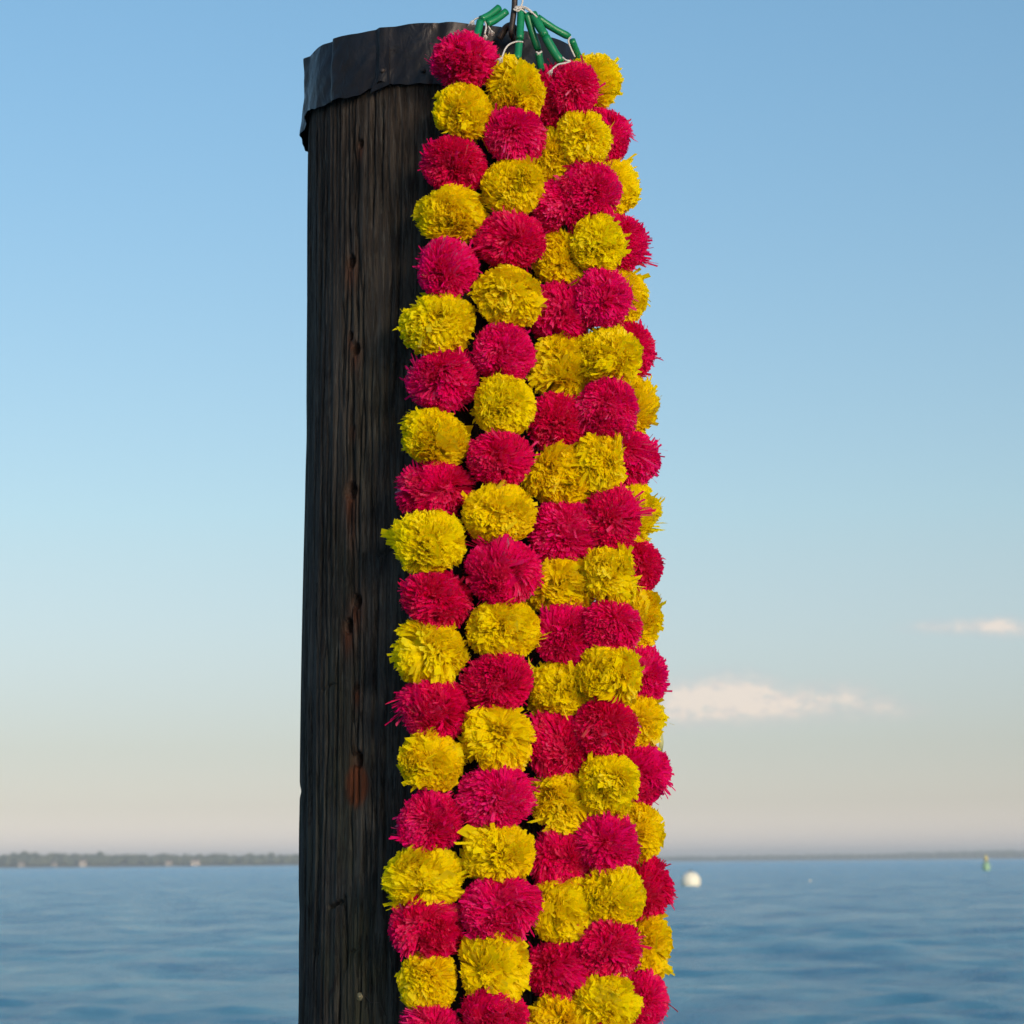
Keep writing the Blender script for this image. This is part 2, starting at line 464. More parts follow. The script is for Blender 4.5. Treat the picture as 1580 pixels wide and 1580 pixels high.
pf = seapoint(1250, 1360); e = mooring(1250, 1360, 0.085, 'tiny pale float far out, between white buoy and green marker')
pg = seapoint(1522, 1343)
k = pg.y / FPX * 0.88
e = empty('channel_marker', (pg.x, pg.y, 0)); tag(e, 'green channel marker with yellowish top near the right horizon', 'buoy')
b = bmesh.new(); bm_add(b, *lathe([(0.01, -3 * k), (6 * k, -3 * k), (6.6 * k, 1 * k), (6.6 * k, 9 * k), (5 * k, 13 * k), (2.5 * k, 14 * k), (0.01, 14 * k)], 24)); obj_bm('float', b, M_GBUOY, e)
b = bmesh.new()
for q in range(4):
    a = q * math.pi / 2 + .4
    bm_add(b, *tube([(4.2 * k * math.cos(a), 4.2 * k * math.sin(a), 12.8 * k), (2.4 * k * math.cos(a), 2.4 * k * math.sin(a), 21 * k)], .5 * k, 6))
obj_bm('tower', b, M_YBUOY, e)
b = bmesh.new(); bm_add(b, *lathe([(0.01, 16 * k), (3.6 * k, 16 * k), (3.6 * k, 23 * k), (1.2 * k, 24 * k), (1.2 * k, 27 * k), (0.01, 27.5 * k)], 16)); obj_bm('lantern', b, M_YBUOY, e)

# ------------------------------------------------------------------ wooden post
PY = 3.04                                   # distance of the post axis
base_pt = at(690.5, 800, PY)
LEAN = math.tan(R_(0.30))
POST = empty('wooden_post', (base_pt.x, PY, 0.0))
POST.rotation_euler = (0, R_(0.30), 0)
tag(POST, 'tall dark weathered timber post capped with a crumpled metal sheet', 'post')
# shift so that the leaning axis passes through base_pt
POST.location.x = base_pt.x - base_pt.z * math.tan(R_(0.30))
bpy.context.view_layer.update()
PM = POST.matrix_world.copy() if POST.matrix_world.translation.length > 0 else Matrix.Translation(POST.location) @ POST.rotation_euler.to_matrix().to_4x4()
PM = Matrix.Translation(POST.location) @ POST.rotation_euler.to_matrix().to_4x4()
PMI = PM.inverted()

def rad_at(z):       # post radius; swells slightly towards the water
    return np.interp(z, [-1.5, 1.3, 2.6], [0.191, 0.1825, 0.1775])

def on_post(u, v):
    """local (theta, z) where the photograph's pixel meets the post; theta 0 faces the camera, + to the right"""
    lo = (at(u, v, 1.0)); d = PMI.to_3x3() @ (lo - CAM); o = PMI @ CAM
    r = float(rad_at((at(u, v, PY)).z))
    A = d.x ** 2 + d.y ** 2; B = 2 * (o.x * d.x + o.y * d.y); Cc = o.x ** 2 + o.y ** 2 - r * r
    disc = max(B * B - 4 * A * Cc, 0); t = (-B - math.sqrt(disc)) / (2 * A)
    p = o + d * t
    return math.atan2(p.x, -p.y), p.z

TOPZ = (PMI @ at(725, 42, PY - .18)).z          # rim height of the post's top
HOLES = [(556, 222, 4.5), (541, 404, 7), (541, 519, 4), (548, 539, 6), (544, 660, 3.5), (541, 757, 8.5), (549, 928, 7.5), (536, 966, 7), (549, 1062, 4.5), (549, 1172, 8)]

def build_post():
    R0 = 0.175
    thf = np.linspace(-1.75, 1.15, 360)
    thc = np.linspace(1.15, 2 * math.pi - 1.75, 40)[1:-1]
    th = np.concatenate([thf, thc]); nT = len(th)
    zlo = 1.28
    z = np.concatenate([np.linspace(-1.2, zlo, 24)[:-1], np.linspace(zlo, TOPZ, 640)])
    Zg, T = np.meshgrid(z, th, indexing='ij')
    rr = rad_at(Zg)
    prn = np.random.default_rng(11)
    # slow unevenness of the log
    for k in range(2, 9):
        rr = rr + 0.0006 / k * 2 * np.sin(k * T + prn.random() * 6.28 + 1.2 * np.sin(Zg * (1.0 + prn.random() * 2) + k))
    rr = rr + 0.0012 * np.sin(Zg * 9 + np.sin(T * 3) * 1.5) * np.sin(T * 2.1 + 1)
    # fibre ridges
    for i in range(46):
        k = prn.uniform(25, 150); ph = prn.random() * 6.28
        w = 0.00026 * (40 / k) ** 0.4
        rr = rr + w * np.sin(k * T + ph + prn.uniform(.5, 2.5) * np.sin(Zg * prn.uniform(1.5, 7) + ph)) * (0.5 + 0.5 * np.sin(Zg * prn.uniform(3, 14) + prn.random() * 6.28))
    dep = np.zeros_like(rr)
    # drying cracks
    cracks = []
    for i in range(150):
        cracks.append((prn.uniform(-1.75, 1.1), prn.uniform(1.25, TOPZ), prn.uniform(0.03, 0.26), prn.uniform(0.0008, 0.0017), prn.uniform(0.002, 0.008)))
    def C_(u0, v0, u1, v1, w, d):
        a, za = on_post(u0, v0); b, zb = on_post(u1, v1)
        cracks.append(((a + b) / 2, (za + zb) / 2, abs(za - zb) / 2, w, d, (b - a) / (zb - za)))
    for a_ in [(554, 190, 548, 520, .0020, .007), (546, 540, 538, 830, .0022, .008), (541, 830, 552, 1010, .0018, .007), (551, 1010, 549, 1250, .0020, .008),
               (580, 860, 577, 1440, .0015, .006), (563, 1280, 562, 1560, .0020, .008), (532, 1380, 534, 1500, .0024, .009), (490, 1180, 482, 1600, .0024, .009),
               (476, 1060, 478, 1330, .0018, .006), (520, 1000, 516, 1250, .0014, .005), (505, 640, 503, 980, .0016, .006), (590, 160, 588, 330, .0013, .005),
               (548, 165, 546, 330, .0015, .006), (497, 190, 494, 520, .0016, .005), (523, 1480, 522, 1620, .0016, .006), (571, 1260, 566, 1600, .0016, .007)]:
        C_(*a_)
    for c in cracks:
        t0, zc, hl, w, d = c[:5]; sl = c[5] if len(c) > 5 else prn.normal() * 0.01
        f = np.clip(1 - ((Zg - zc) / hl) ** 2, 0, 1)
        i0 = np.where(np.abs(z - zc) <= hl)[0]
        if len(i0) == 0: continue
        sl_ = slice(i0[0], i0[-1] + 1)
        zz = Zg[sl_]; tt = T[sl_]
        ph = prn.random() * 6.28
        ctr = t0 + sl * (zz - zc) + 0.012 * np.sin(zz * 18 + ph) * min(1, hl * 6) + 0.004 * np.sin(zz * 67 + ph * 3)
        x = (tt - ctr) * R0
        dep[sl_] = np.maximum(dep[sl_], d * np.sqrt(f[sl_]) * np.exp(-(x / w) ** 2))
    # cross checks
    for (u, v, hw, hh, d) in [(516, 1396, 17, 3.0, .008), (600, 850, 26, 2.2, .004), (545, 1468, 14, 1.8, .004), (505, 1060, 22, 1.4, .003), (640, 560, 30, 1.6, .003)]:
        a, zc = on_post(u, v)
        x = (T - a) * R0; y = Zg - zc - 0.003 * np.sin(x * 150)
        dep = np.maximum(dep, d * np.exp(-(x / (hw / 1240)) ** 4) * np.exp(-(y / (hh / 1240)) ** 2))
    # notches on the left outline
    for (t0, zc_px, h, d) in [(-1.52, 1215, .006, .002), (-1.45, 1415, .02, .0015), (-1.5, 640, .03, .001)]:
        zc = on_post(560, zc_px)[1]
        dep = np.maximum(dep, d * np.exp(-((T - t0) / .12) ** 2) * np.exp(-((Zg - zc) / h) ** 2))
    stain = np.zeros_like(rr)
    hl = []
    for (u, v, s_) in HOLES:
        a, zc = on_post(u, v); s_ = s_ / 1130
        x = (T - a) * R0; y = (Zg - zc)
        q = (x ** 2 + (y * 0.8) ** 2) / s_ ** 2
        dep = np.maximum(dep, 0.020 * (s_ / .006) * np.exp(-q ** 2.0))
        stain = np.maximum(stain, np.exp(-(x / (s_ * 1.3)) ** 2) * np.exp(-((y + 2.0 * s_) / (s_ * 3.2)) ** 2) * .8)
        hl.append((a, zc, s_))
    a, zc = on_post(549, 1211)
    x = (T - a) * R0; y = Zg - zc
    q = (x / .0165) ** 2 + (y / .026) ** 2
    stain = np.maximum(stain, 1.4 * np.exp(-q ** 3)); rr = rr - 0.002 * np.exp(-q ** 3)
    a, zc = on_post(543, 800)
    stain = np.maximum(stain, .55 * np.exp(-((T - a) * R0 / .006) ** 2) * np.exp(-((Zg - zc) / .035) ** 2))
    rr = rr - dep
    Xg = rr * np.sin(T); Yg = -rr * np.cos(T)
    V = np.stack([Xg, Yg, Zg], -1).reshape(-1, 3)
    nZ = len(z)
    i = np.arange(nZ - 1)[:, None]; j = np.arange(nT)[None, :]
    F = np.stack([i * nT + j, i * nT + (j + 1) % nT, (i + 1) * nT + (j + 1) % nT, (i + 1) * nT + j], -1).reshape(-1, 4)
    o = mesh_np('timber', V, F, M_WOOD, POST, attrs={'stain': stain.ravel()})
    b = bmesh.new()
    bmesh.ops.create_circle(b, cap_ends=True, segments=48, radius=0.168)
    for v in b.verts: v.co.z = TOPZ - 0.004
    obj_bm('end_grain', b, M_WOOD, POST)
    return hl
build_post()

def post_pt(theta, z, r):
    return Vector((r * math.sin(theta), -r * math.cos(theta), z))

# brass screw with its washer, low on the post
a, zc = on_post(553, 1538)
b = bmesh.new()
c0 = post_pt(a, zc, 0.1775); nrm = Vector((math.sin(a), -math.cos(a), 0))
rot = nrm.to_track_quat('Z', 'Y').to_matrix().to_4x4()
V, F = lathe([(0.0001, 0.0045), (0.0018, 0.0043), (0.0022, 0.0032), (0.0036, 0.0034), (0.0046, 0.003), (0.005, 0.0015), (0.005, -0.004)], 20)
bm_add(b, [Matrix.Translation(c0) @ rot @ Vector(v) for v in V], F)
obj_bm('brass_screw', b, M_BRASS, POST)
V, F = tube([post_pt(a + .04, zc + .001, .1785), post_pt(a + .09, zc - .006, .181), post_pt(a + .16, zc - .006, .182), post_pt(a + .20, zc - .022, .180)], .0005, 6)
b = bmesh.new(); bm_add(b, V, F); obj_bm('wire_end', b, M_IRON, POST)
# a splinter standing off the left edge
zs = on_post(560, 1360)[1]
pts = [post_pt(-1.50, zs, .176), post_pt(-1.52, zs + .003, .181), post_pt(-1.55, zs, .1825), post_pt(-1.56, zs - .004, .1822)]
V, F = tube(pts, [.0009, .0007, .0006, .0003], 6); b = bmesh.new(); bm_add(b, V, F); obj_bm('splinter', b, M_WOOD, POST)

# crumpled metal cap: skirt with folded corners + top
def build_cap():
    def th_of(u): return on_post(u, 150)[0]
    # (theta, extra radius at the top, at the bottom, bottom edge drop)
    key = [(-3.14, .004, .006, .090), (-2.6, .004, .010, .095), (-2.1, .005, .011, .092), (-1.74, .003, .009, .092), (-1.62, .002, .008, .090), (-1.50, .003, .009, .088), (-1.42, .001, .004, .084), (-1.36, -.001, .002, .080),
           (-1.29, .0085, .008, .076), (-1.22, .003, .005, .073), (-1.02, .004, .008, .078), (-0.87, .0015, .004, .080), (-0.83, .0075, .008, .079), (-0.60, .004, .006, .080),
           (-0.475, .0015, .003, .074), (-0.43, .0075, .010, .070), (-0.33, .003, .005, .073), (-0.12, .004, .005, .077), (-0.03, .002, .004, .078), (0.02, .005, .006, .078),
           (0.25, .003, .005, .080), (0.5, .005, .009, .076), (0.55, .003, .005, .078), (0.9, .004, .006, .085), (1.2, .003, .008, .088), (1.25, .006, .009, .088), (1.6, .003, .006, .09),
           (2.0, .004, .009, .09), (2.5, .004, .006, .088), (3.1, .004, .006, .09)]
    kt = np.array([k_[0] for k_ in key]); n = 420
    th = np.linspace(-math.pi, math.pi, n, endpoint=False)
    rt = np.interp(th, kt, [k_[1] for k_ in key]); rb = np.interp(th, kt, [k_[2] for k_ in key]); dr = np.interp(th, kt, [k_[3] for k_ in key])
    cr = np.random.default_rng(4)
    dr = dr + 0.0012 * np.sin(th * 17) + 0.0006 * np.sin(th * 53 + 1)
    top_u = 0.0009 * np.sin(th * 7 + 2) + 0.0004 * np.sin(th * 23)
    m = 16
    V = []
    for lay in (0, 1):                      # outer and inner face of the sheet
        t_ = -0.0012 * lay
        for k in range(m + 1):
            f = k / m
            rad = 0.1775 + 0.003 + rt * (1 - f) + rb * f + 0.0008 * np.sin(th * 31 + f * 7) * np.sin(f * 9 + th * 11) + t_
            rad = rad + 0.004 * np.exp(-((f - .5) / .3) ** 2) * np.sin(th * 6 + 1.0) * .5
            z = TOPZ + 0.004 + top_u * (1 - f) - dr * f
            V.append(np.stack([rad * np.sin(th), -rad * np.cos(th), z], -1))
    V = np.vstack(V); F = []
    L = (m + 1) * n
    j = np.arange(n); j2 = (j + 1) % n
    for k in range(m):
        F.append(np.stack([k * n + j, (k + 1) * n + j, (k + 1) * n + j2, k * n + j2], -1))
        F.append(np.stack([L + k * n + j, L + k * n + j2, L + (k + 1) * n + j2, L + (k + 1) * n + j], -1))
    F.append(np.stack([m * n + j, L + m * n + j, L + m * n + j2, m * n + j2], -1))
    F = np.vstack(F)
    # top plate, slightly domed and dented
    rings = 8; base = len(V); tops = []
    for q in range(rings + 1):
        f = 1 - q / rings * 0.999
        rad = (0.1775 + 0.003 + rt) * f
        z = TOPZ + 0.004 + top_u * f + 0.003 * (1 - f * f)
        tops.append(np.stack([rad * np.sin(th), -rad * np.cos(th), z * np.ones_like(th)], -1))
    V = np.vstack([V] + tops)
    TF = []
    for q in range(rings): TF.append(np.stack([base + q * n + j, base + q * n + j2, base + (q + 1) * n + j2, base + (q + 1) * n + j], -1))
    F = np.vstack([F] + TF)
    o = mesh_np('metal_cap', V, F, M_CAP, POST, smooth=True)
    es = o.modifiers.new('edge', 'EDGE_SPLIT'); es.split_angle = R_(28)
    # an overlapped tongue of sheet at the left corner and one folded triangle on the face
    def sheet(pts, name):
        bm = bmesh.new(); vs = [bm.verts.new(p) for p in pts]
        bm.faces.new(vs)
        me = bpy.data.meshes.new(name); bmesh.ops.subdivide_edges(bm, edges=bm.edges[:], cuts=2, use_grid_fill=True)
        bm.to_mesh(me); bm.free(); me.materials.append(M_CAP)
        ob = bpy.data.objects.new(name, me); C.objects.link(ob); ob.parent = o
        so = ob.modifiers.new('thick', 'SOLIDIFY'); so.thickness = 0.0012
    a0 = on_post(604, 90)[0]
    sheet([post_pt(a0, TOPZ - .006, .1835), post_pt(a0 + .012, TOPZ - .070, .1865), post_pt(a0 - .13, TOPZ - .078, .187), post_pt(a0 - .07, TOPZ - .045, .184)], 'folded_flap')
    # nails holding the skirt
    for u, v in [(596, 113), (655, 112)]:
        a, z_ = on_post(u, v)
        nrm = Vector((math.sin(a), -math.cos(a), 0))
        V2, F2 = lathe([(0.0001, .002), (.0022, .0016), (.003, .0006), (.003, -.004)], 12)
        mt = Matrix.Translation(post_pt(a, z_, .1885)) @ nrm.to_track_quat('Z', 'Y').to_matrix().to_4x4()
        bm = bmesh.new(); bm_add(bm, [mt @ Vector(q) for q in V2], F2); obj_bm('nail', bm, M_IRON, o)
build_cap()

# ------------------------------------------------------------------ iron hook the garlands hang from
HY = 2.835
hp = at(790, 52, HY)
HK = empty('iron_hook', hp); tag(HK, 'rusty iron hook at the post top that the garlands are tied to', 'hook')
def loc_to(o, p): return Vector(p) - o.location
pts = [at(797, 62, 2.88), at(793, 60, 2.855), at(789, 50, HY), at(792, 25, HY), at(794, 5, HY), at(794, -40, HY), at(790, -70, HY + .005), at(780, -85, HY + .012), at(768, -75, HY + .02)]
V, F = tube(spline([loc_to(HK, p) for p in pts], 6), 0.0036, 12)
b = bmesh.new(); bm_add(b, V, F); obj_bm('shank', b, M_IRON, HK)
b = bmesh.new()
V, F = tube(spline([loc_to(HK, p) for p in [at(770, 60, 2.85), at(780, 44, 2.845), at(789, 40, 2.84), at(797, 52, 2.85), at(793, 68, 2.855)]], 5), [.0045] * 21, 8)
bm_add(b, V, F); obj_bm('bracket', b, M_IRON, HK)

# ------------------------------------------------------------------ pompom maker
def fib(n, r):
    i = np.arange(n) + 0.5
    ph = np.arccos(1 - 2 * i / n); t = math.pi * (1 + 5 ** .5) * i
    d = np.stack([np.cos(t) * np.sin(ph), np.sin(t) * np.sin(ph), np.cos(ph)], -1)
    d += r.normal(0, 0.035, d.shape)
    return d / np.linalg.norm(d, axis=1, keepdims=True)

ICO = bmesh.new(); bmesh.ops.create_icosphere(ICO, subdivisions=2, radius=1.0)
IV = np.array([v.co[:] for v in ICO.verts]); IF = np.array([[v.index for v in f.verts] for f in ICO.faces]); ICO.free()

def pompom_arrays(seed, n, wid, ruff):
    """unit pompom of n pleated strips; ruff 0 = smooth clipped ball, 1 = ragged open flower"""
    r = np.random.default_rng(seed)
    # random orientation of the whole ball
    d = fib(n, r)
    # tufts: strips lean together in bundles
    K = int(26 + 20 * r.random()) if ruff > .35 else int(60 + 20 * r.random())
    tc_ = r.normal(size=(K, 3)); tc_ /= np.linalg.norm(tc_, axis=1, keepdims=True)
    dots = d @ tc_.T
    idx = np.argmax(dots + r.normal(0, .025, dots.shape), axis=1)
    pull = (0.10 + 0.32 * ruff) * (0.6 + 0.8 * r.random(K))[idx][:, None]
    dd = d * (1 - pull) + tc_[idx] * pull
    dd /= np.linalg.norm(dd, axis=1, keepdims=True)
    # length: lumpy + per tuft + per strip
    low = np.zeros(n)
    for q in range(5):
        kx = r.normal(0, 1.9, 3); low += np.sin(dd @ kx + r.random() * 6.28)
    tl_ = r.normal(0, 1, K)[idx]
    L = 1 + 0.030 * low * (0.6 + ruff) + 0.055 * ruff * tl_ + r.normal(0, 0.016 + 0.030 * ruff, n)
    # one parting where the ribbon bundle opens
    pn = r.normal(size=3); pn /= np.linalg.norm(pn)
    pc = np.cross(pn, r.normal(size=3)); pc /= np.linalg.norm(pc)
    side = dd @ pn; half = dd @ pc
    part = np.exp(-(side / (0.07 + .06 * ruff)) ** 2) * np.clip(half * 1.6 - .1, 0, 1)
    L *= 1 - (0.16 + 0.22 * ruff * r.random()) * part
    stray = r.random(n) < 0.003 + 0.006 * ruff
    L[stray] *= 1 + 0.16 * r.random(stray.sum())
    # tangent frame
    ref = np.cross(dd, r.normal(size=(K, 3))[idx]); ref /= np.linalg.norm(ref, axis=1, keepdims=True) + 1e-9
    bt = np.cross(dd, ref)
    tw = r.normal(0, 0.55 + .4 * (1 - ruff), n)
    a = ref * np.cos(tw)[:, None] + bt * np.sin(tw)[:, None]      # across the strip
    bn = np.cross(dd, a)
    # bending of the outer end: shared in a tuft + own
    bend = (r.normal(size=(K, 3))[idx]) * (0.05 + 0.17 * ruff) + r.normal(size=(n, 3)) * (0.05 + 0.03 * ruff)
    lay = (r.random(n) < 0.4) * r.random(n) * 0.26; L = L - lay * .35     # some strips fold over and lie on the surface
    la = r.normal(size=(K, 3))[idx] + r.normal(0, .6, (n, 3)); bend = bend + la * lay[:, None]
    for q in range(3):                       # broad combed swirls
        kx = r.normal(0, 2.2, 3); bend += np.sin(dd @ kx + r.random() * 6.28)[:, None] * r.normal(0, .10, 3)
    bend -= dd * np.sum(bend * dd, axis=1, keepdims=True)
    W = wid * (0.55 + 0.9 * r.random(n))
    big = r.random(n) < 0.16 * ruff + 0.01; W[big] *= 2.4
    ts = np.array([0.46, 0.80, 1.0]); wf = np.array([0.6, 1.1, 1.05]); cr = np.array([.5, .4, .3])
    fs = r.normal(0, 1.0, n); rows = []
    for t, w_, c_ in zip(ts, wf, cr):
        # short strips still root at the core
        cen = dd * (L * t)[:, None] + bend * (max(t - .4, 0) / .6) ** 2
        off = a * (W * w_)[:, None] + bn * (W * c_ * fs)[:, None] * (t > .5)
        e1 = e2 = 0
        if t == 1.0:
            e1 = dd * (r.uniform(-.06, .02, n))[:, None]; e2 = dd * (r.uniform(-.06, .02, n))[:, None]
        rows.append(np.stack([cen - off + e1, cen + off + e2], 1))     # n,2,3
    P = np.stack(rows, 1)           # n,3,2,3
    V = P.reshape(-1, 3)
    b0 = np.arange(n) * 6
    F = np.stack([np.stack([b0 + k * 2, b0 + k * 2 + 1, b0 + k * 2 + 3, b0 + k * 2 + 2], -1) for k in range(2)], 1).reshape(-1, 4)
    tone = np.repeat(np.clip(0.5 + 0.22 * r.normal(size=n) + 0.10 * tl_, 0, 1), 6)
    cv_ = IV * 0.62
    F2 = np.column_stack([IF, IF[:, 0]]) + len(V)
    return V, F, cv_, IF + len(V), np.concatenate([tone, np.full(len(IV), .3)])

def make_pompom(parent, pos, rx, rz, ry, colour, seed):
    ruff = {'Y': 0.16 + 0.50 * random.random(), 'P': 0.08 + 0.42 * random.random() ** 1.5}[colour]
    n, wid = (2600, 0.060) if colour == 'Y' else (4000, 0.031)
    V, F, CVs, CF, tone = pompom_arrays(seed, n, wid, ruff)
    V = np.vstack([V, CVs]) * 0.985
    rt = Euler((random.uniform(-.25, .25), random.uniform(-.25, .25), random.uniform(-.3, .3))).to_matrix()
    V = V * np.array([rx, ry, rz])
    V = V @ np.array(rt).T
    # quads + triangles in one mesh
    me = bpy.data.meshes.new('pompom')
    me.vertices.add(len(V)); me.vertices.foreach_set('co', V.astype(np.float32).ravel())
    loops = np.concatenate([F.ravel(), CF.ravel()]).astype(np.int32)
    tot = np.concatenate([np.full(len(F), 4), np.full(len(CF), 3)]).astype(np.int32)
    st = np.concatenate([[0], np.cumsum(tot)[:-1]]).astype(np.int32)
    me.loops.add(len(loops)); me.loops.foreach_set('vertex_index', loops)
    me.polygons.add(len(tot)); me.polygons.foreach_set('loop_start', st); me.polygons.foreach_set('loop_total', tot)
    me.polygons.foreach_set('use_smooth', np.zeros(len(tot), dtype=bool))
    at_ = me.attributes.new('tone', 'FLOAT', 'POINT'); at_.data.foreach_set('value', tone.astype(np.float32))
    me.update(calc_edges=True)
    me.materials.append(M_YEL if colour == 'Y' else M_PNK)
    o = bpy.data.objects.new('pompom', me); C.objects.link(o); o.parent = parent
    o.location = loc_to(parent, pos)
    o['label'] = 'yellow fringed pompom' if colour == 'Y' else 'pink fringed pompom'
    return o

# ------------------------------------------------------------------ garlands: photograph positions (x, y, half width, half height)
A = [('P', 718, 95, 52, 40), ('Y', 715, 173, 45, 44), ('P', 702, 254, 52, 42), ('Y', 695, 332, 56, 43), ('P', 690, 416, 48, 46), ('Y', 677, 500, 56, 46),
     ('P', 685, 588, 57, 46), ('Y', 672, 676, 52, 44), ('P', 671, 757, 57, 39), ('Y', 664, 839, 56, 47), ('P', 672, 926, 54, 43), ('Y', 662, 1006, 55, 48),
     ('P', 670, 1095, 56, 47), ('Y', 665, 1176, 50, 44), ('P', 665, 1268, 49, 43), ('Y', 655, 1353, 60, 44), ('P', 657, 1432, 53, 47), ('Y', 660, 1512, 47, 44),
     ('P', 662, 1592, 46, 43), ('Y', 660, 1676, 50, 44), ('P', 661, 1760, 50, 44)]
B = [('Y', 798, 135, 44, 48), ('P', 793, 210, 46, 44), ('Y', 792, 290, 51, 43), ('P', 787, 372, 54, 42), ('Y', 785, 458, 56, 46), ('P', 776, 545, 48, 43),
     ('Y', 778, 626, 47, 45), ('P', 770, 708, 50, 42), ('Y', 770, 793, 57, 45), ('P', 777, 882, 56, 50), ('Y', 776, 970, 55, 45), ('P', 770, 1052, 55, 45),
     ('Y', 770, 1140, 57, 46), ('P', 766, 1230, 57, 48), ('Y', 768, 1313, 56, 44), ('P', 770, 1405, 61, 49), ('Y', 761, 1488, 50, 50), ('P', 765, 1575, 54, 45),
     ('Y', 765, 1660, 52, 45), ('P', 764, 1745, 52, 45)]
Cc_ = [('P', 862, 152, 48, 50), ('Y', 860, 240, 46, 42), ('P', 873, 318, 52, 45), ('Y', 870, 400, 50, 44), ('P', 864, 485, 54, 46), ('Y', 868, 565, 52, 45),
      ('P', 864, 650, 53, 44), ('Y', 868, 733, 55, 45), ('P', 870, 822, 58, 46), ('Y', 863, 903, 56, 42), ('P', 873, 980, 52, 48), ('Y', 867, 1064, 52, 44),
      ('P', 865, 1150, 54, 48), ('Y', 869, 1235, 53, 46), ('P', 867, 1322, 51, 44), ('Y', 864, 1403, 52, 47), ('P', 866, 1495, 58, 46), ('Y', 866, 1578, 52, 42),
      ('P', 866, 1660, 54, 44), ('Y', 866, 1742, 54, 44)]
Dd_ = [('P', 885, 136, 40, 40), ('Y', 901, 212, 41, 42), ('P', 910, 297, 49, 46), ('Y', 923, 378, 45, 42), ('P', 930, 460, 45, 45), ('Y', 938, 548, 50, 43),
      ('P', 936, 632, 47, 46), ('Y', 930, 713, 42, 43), ('P', 945, 798, 48, 47), ('Y', 940, 888, 43, 42), ('P', 943, 968, 48, 40), ('Y', 941, 1045, 52, 42),
      ('P', 934, 1123, 50, 46), ('Y', 938, 1212, 47, 46), ('P', 937, 1300, 48, 45), ('Y', 945, 1383, 50, 45), ('P', 940, 1465, 49, 43), ('Y', 936, 1545, 49, 42),
      ('P', 938, 1628, 48, 44), ('Y', 938, 1712, 48, 44)]
E_ = [('Y', 916, 124, 44, 42), ('P', 934, 207, 42, 44), ('Y', 944, 290, 43, 42), ('P', 954, 372, 46, 43), ('Y', 955, 457, 45, 42), ('P', 964, 540, 48, 45),
      ('Y', 964, 627, 49, 43), ('P', 969, 708, 49, 42), ('Y', 968, 792, 49, 42), ('P', 972, 874, 49, 42), ('Y', 975, 957, 49, 44), ('P', 979, 1040, 49, 45),
      ('Y', 978, 1112, 49, 42), ('P', 984, 1195, 51, 46), ('Y', 977, 1285, 49, 44), ('P', 986, 1372, 50, 46), ('Y', 988, 1455, 50, 44), ('P', 980, 1543, 50, 46),
      ('Y', 982, 1628, 50, 44), ('P', 982, 1712, 50, 44)]

def depth(name, u, i):
    f = min(i / 5.0, 1)
    return {'A': 2.815, 'B': 2.812, 'C': 2.848, 'D': 2.826 + 0.006 * f, 'E': 2.87 + .03 * f}[name]

STR = {  # green straws above the first pompom: pixel ends
    'A': [((770, 12), (742, 30)), ((781, 18), (751, 37)), ((741, 33), (734, 62))],
    'B': [((804, 13), (802, 61)), ((801, 64), (798, 92))],
    'C': [((812, 20), (831, 78)), ((831, 82), (837, 112))],
    'D': [((822, 21), (842, 56)), ((842, 57), (866, 96))],
    'E': [((829, 27), (879, 57)), ((882, 62), (895, 92))]}
YARN = {
    'A': [[(779, 20), (768, 27), (757, 31), (743, 31), (738, 36), (745, 32), (752, 38), (756, 45)], [(744, 30), (738, 28), (731, 31)], [(747, 30), (750, 40), (748, 52)]],
    'B': [[(792, 14), (799, 17), (804, 14)], [(807, 65), (797, 64), (786, 68), (780, 75), (777, 82), (775, 88)]],
    'C': [[(812, 20), (804, 14), (794, 12)], [(827, 80), (832, 82), (836, 79), (829, 84)]],
    'D': [[(822, 21), (808, 12), (793, 16)], [(868, 88), (873, 93), (880, 94), (872, 97), (862, 99), (856, 103), (852, 107)]],
    'E': [[(829, 27), (812, 12), (795, 10)], [(881, 56), (877, 62), (879, 70), (883, 79), (887, 88)], [(800, 14), (806, 4), (806, -30), (797, -60)]]}
LAB = {'A': 'leftmost garland of pink and yellow pompoms, topmost pompom pink, lying on the bare timber',
       'B': 'second garland from the left, its top pompom yellow below a nearly upright green straw',
       'C': 'middle garland partly hidden behind its right neighbour, top pompom deep pink',
       'D': 'fourth garland from the left, overlapping both neighbours, top pompom round and magenta',
       'E': 'rightmost garland against the sky, top pompom yellow, partly hidden by its neighbour'}

def tubeobj(name, pts, rad, mat, parent, seg=12):
    c = sum((Vector(p) for p in pts), Vector()) / len(pts)
    V, F = tube([Vector(p) - c for p in pts], rad, seg)
    b = bmesh.new(); bm_add(b, V, F); o = obj_bm(name, b, mat, parent); o.location = loc_to(parent, c); return o

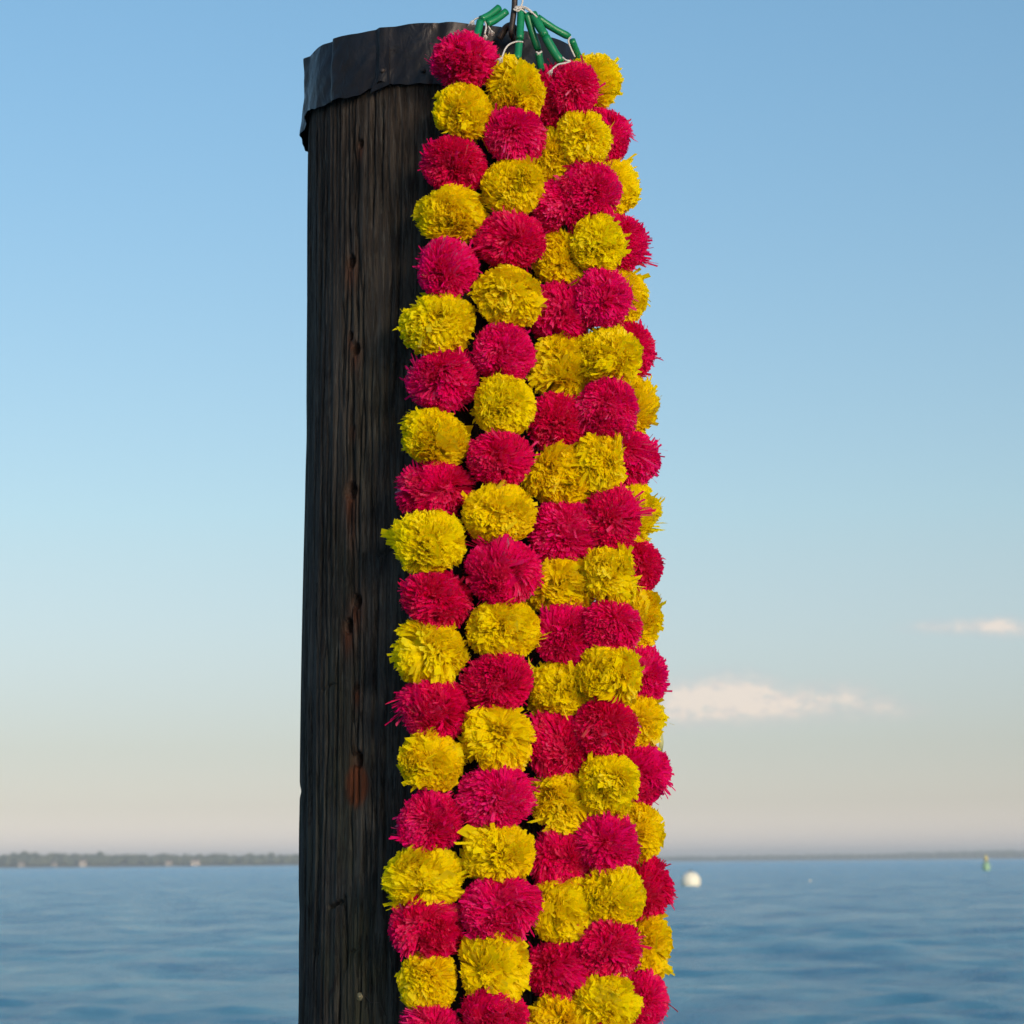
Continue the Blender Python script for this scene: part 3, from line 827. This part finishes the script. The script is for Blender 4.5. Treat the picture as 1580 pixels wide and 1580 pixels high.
sd = 100
for nm, data in (('A', A), ('B', B), ('C', Cc_), ('D', Dd_), ('E', E_)):
    d0 = depth(nm, 0, 0)
    root = empty('pompom_garland', at(*STR[nm][0][0], HY))
    tag(root, LAB[nm], 'garland', 'pompom garlands hanging from the hook on the post')
    prev = None
    for i, (c, u, v, hw, hh) in enumerate(data):
        dp = depth(nm, u, i) + random.uniform(-.004, .004)
        p = at(u, v, dp); k = dp / FPX
        fx = 1.005
        make_pompom(root, p, hw * k * fx, hh * k * 1.10, min(hw, 52) * k * (0.92 if nm in 'AB' else .85), c, sd); sd += 1
        if prev is not None:
            q = prev.lerp(p, .5); dv = (p - prev) * .30
            tubeobj('spacer_straw', [q - dv, q, q + dv], 0.0042, M_GRN, root, 10)
        prev = p
    for (a0, a1) in STR[nm]:
        ya = HY - .002 if a0[1] < 30 else (HY + d0) / 2 - .004
        yb = (HY + d0) / 2 - .004 if a1[1] < 62 else d0 - .004
        if a1[1] > 85: yb = d0
        r_ = 0.0046 if nm != 'D' else 0.0053
        pa, pb_ = at(*a0, ya), at(*a1, yb)
        V, F = [], []
        N = 9
        pts = [pa.lerp(pb_, t / N) + Vector((0, 0, -.0015 * math.sin(math.pi * t / N))) for t in range(N + 1)]
        rr_ = [r_ * (1 + random.uniform(-.04, .04)) for _ in pts]; rr_[0] = r_; rr_[-1] = r_ * random.choice((.8, 1.0))
        tubeobj('green_straw', pts, rr_, M_GRN, root, 14)
    for line in YARN[nm]:
        pts = []
        for j, (u, v) in enumerate(line):
            yy = HY - .008 if v < 40 else np.interp(v, [40, 100], [(HY + d0) / 2 - .014, d0 - .03])
            pts.append(at(u, v, float(yy)) + Vector((0, random.uniform(-.001, .001), 0)))
        sp_ = spline(pts, 5)
        tubeobj('cotton_string', sp_, 0.00105, M_COT, root, 8)
    # frayed end of the string
    ends = {'A': [(756, 45), (748, 52), (731, 31)], 'B': [(775, 88)], 'D': [(852, 107)]}.get(nm, [])
    for (u, v) in ends:
        b = bmesh.new(); yy = float(np.interp(v, [30, 100], [HY - .012, d0 - .034]))
        dirx = -1 if u in (775, 852, 731) else 0.4
        for q in range(16):
            p0 = at(u, v, yy)
            e1 = p0 + Vector((dirx * .002 + random.gauss(0, .0016), random.gauss(0, .0012), -.0035 + random.gauss(0, .001)))
            e2 = e1 + Vector((random.gauss(dirx * .001, .0014), random.gauss(0, .001), -.003 + random.gauss(0, .001)))
            bm_add(b, *tube([p0 - root.location, e1 - root.location, e2 - root.location], [.0005, .0004, .0002], 4))
        obj_bm('frayed_end', b, M_COT, root)
    if nm == 'E':
        pts = [at(1014, 1118, 2.93), at(1019, 1130, 2.93), at(1021, 1145, 2.932), at(1019, 1160, 2.935)]
        c = pts[0]; b = bmesh.new(); vs = []
        for p in pts:
            vs.append(b.verts.new(p - c + Vector((-.003, 0, 0)))); vs.append(b.verts.new(p - c + Vector((.0025, .003, 0))))
        for q in range(3): b.faces.new([vs[2 * q], vs[2 * q + 1], vs[2 * q + 3], vs[2 * q + 2]])
        o = obj_bm('loose_ribbon', b, M_RIB, root); o.location = loc_to(root, c)
        o.modifiers.new('thick', 'SOLIDIFY').thickness = .0003

# ------------------------------------------------------------------ haze over the water
def haze():
    b = bmesh.new(); bmesh.ops.create_cube(b, size=1.0)
    for v in b.verts: v.co = Vector((v.co.x * 11000, v.co.y * 5800 + 2600, v.co.z * 21 + 9.5))
    m = bpy.data.materials.new('sea_air'); m.use_nodes = True; t = m.node_tree; t.nodes.clear()
    pv = t.nodes.new('ShaderNodeVolumePrincipled'); pv.inputs['Density'].default_value = HAZE_D
    pv.inputs['Color'].default_value = (0.85, 0.93, 1.0, 1)
    ou = t.nodes.new('ShaderNodeOutputMaterial'); t.links.new(pv.outputs[0], ou.inputs['Volume'])
    o = obj_bm('haze', b, m, None, False)
    tag(o, 'thin pale sea air that softens the far shore', kind='stuff')
HAZE_D = 0.0003
haze()
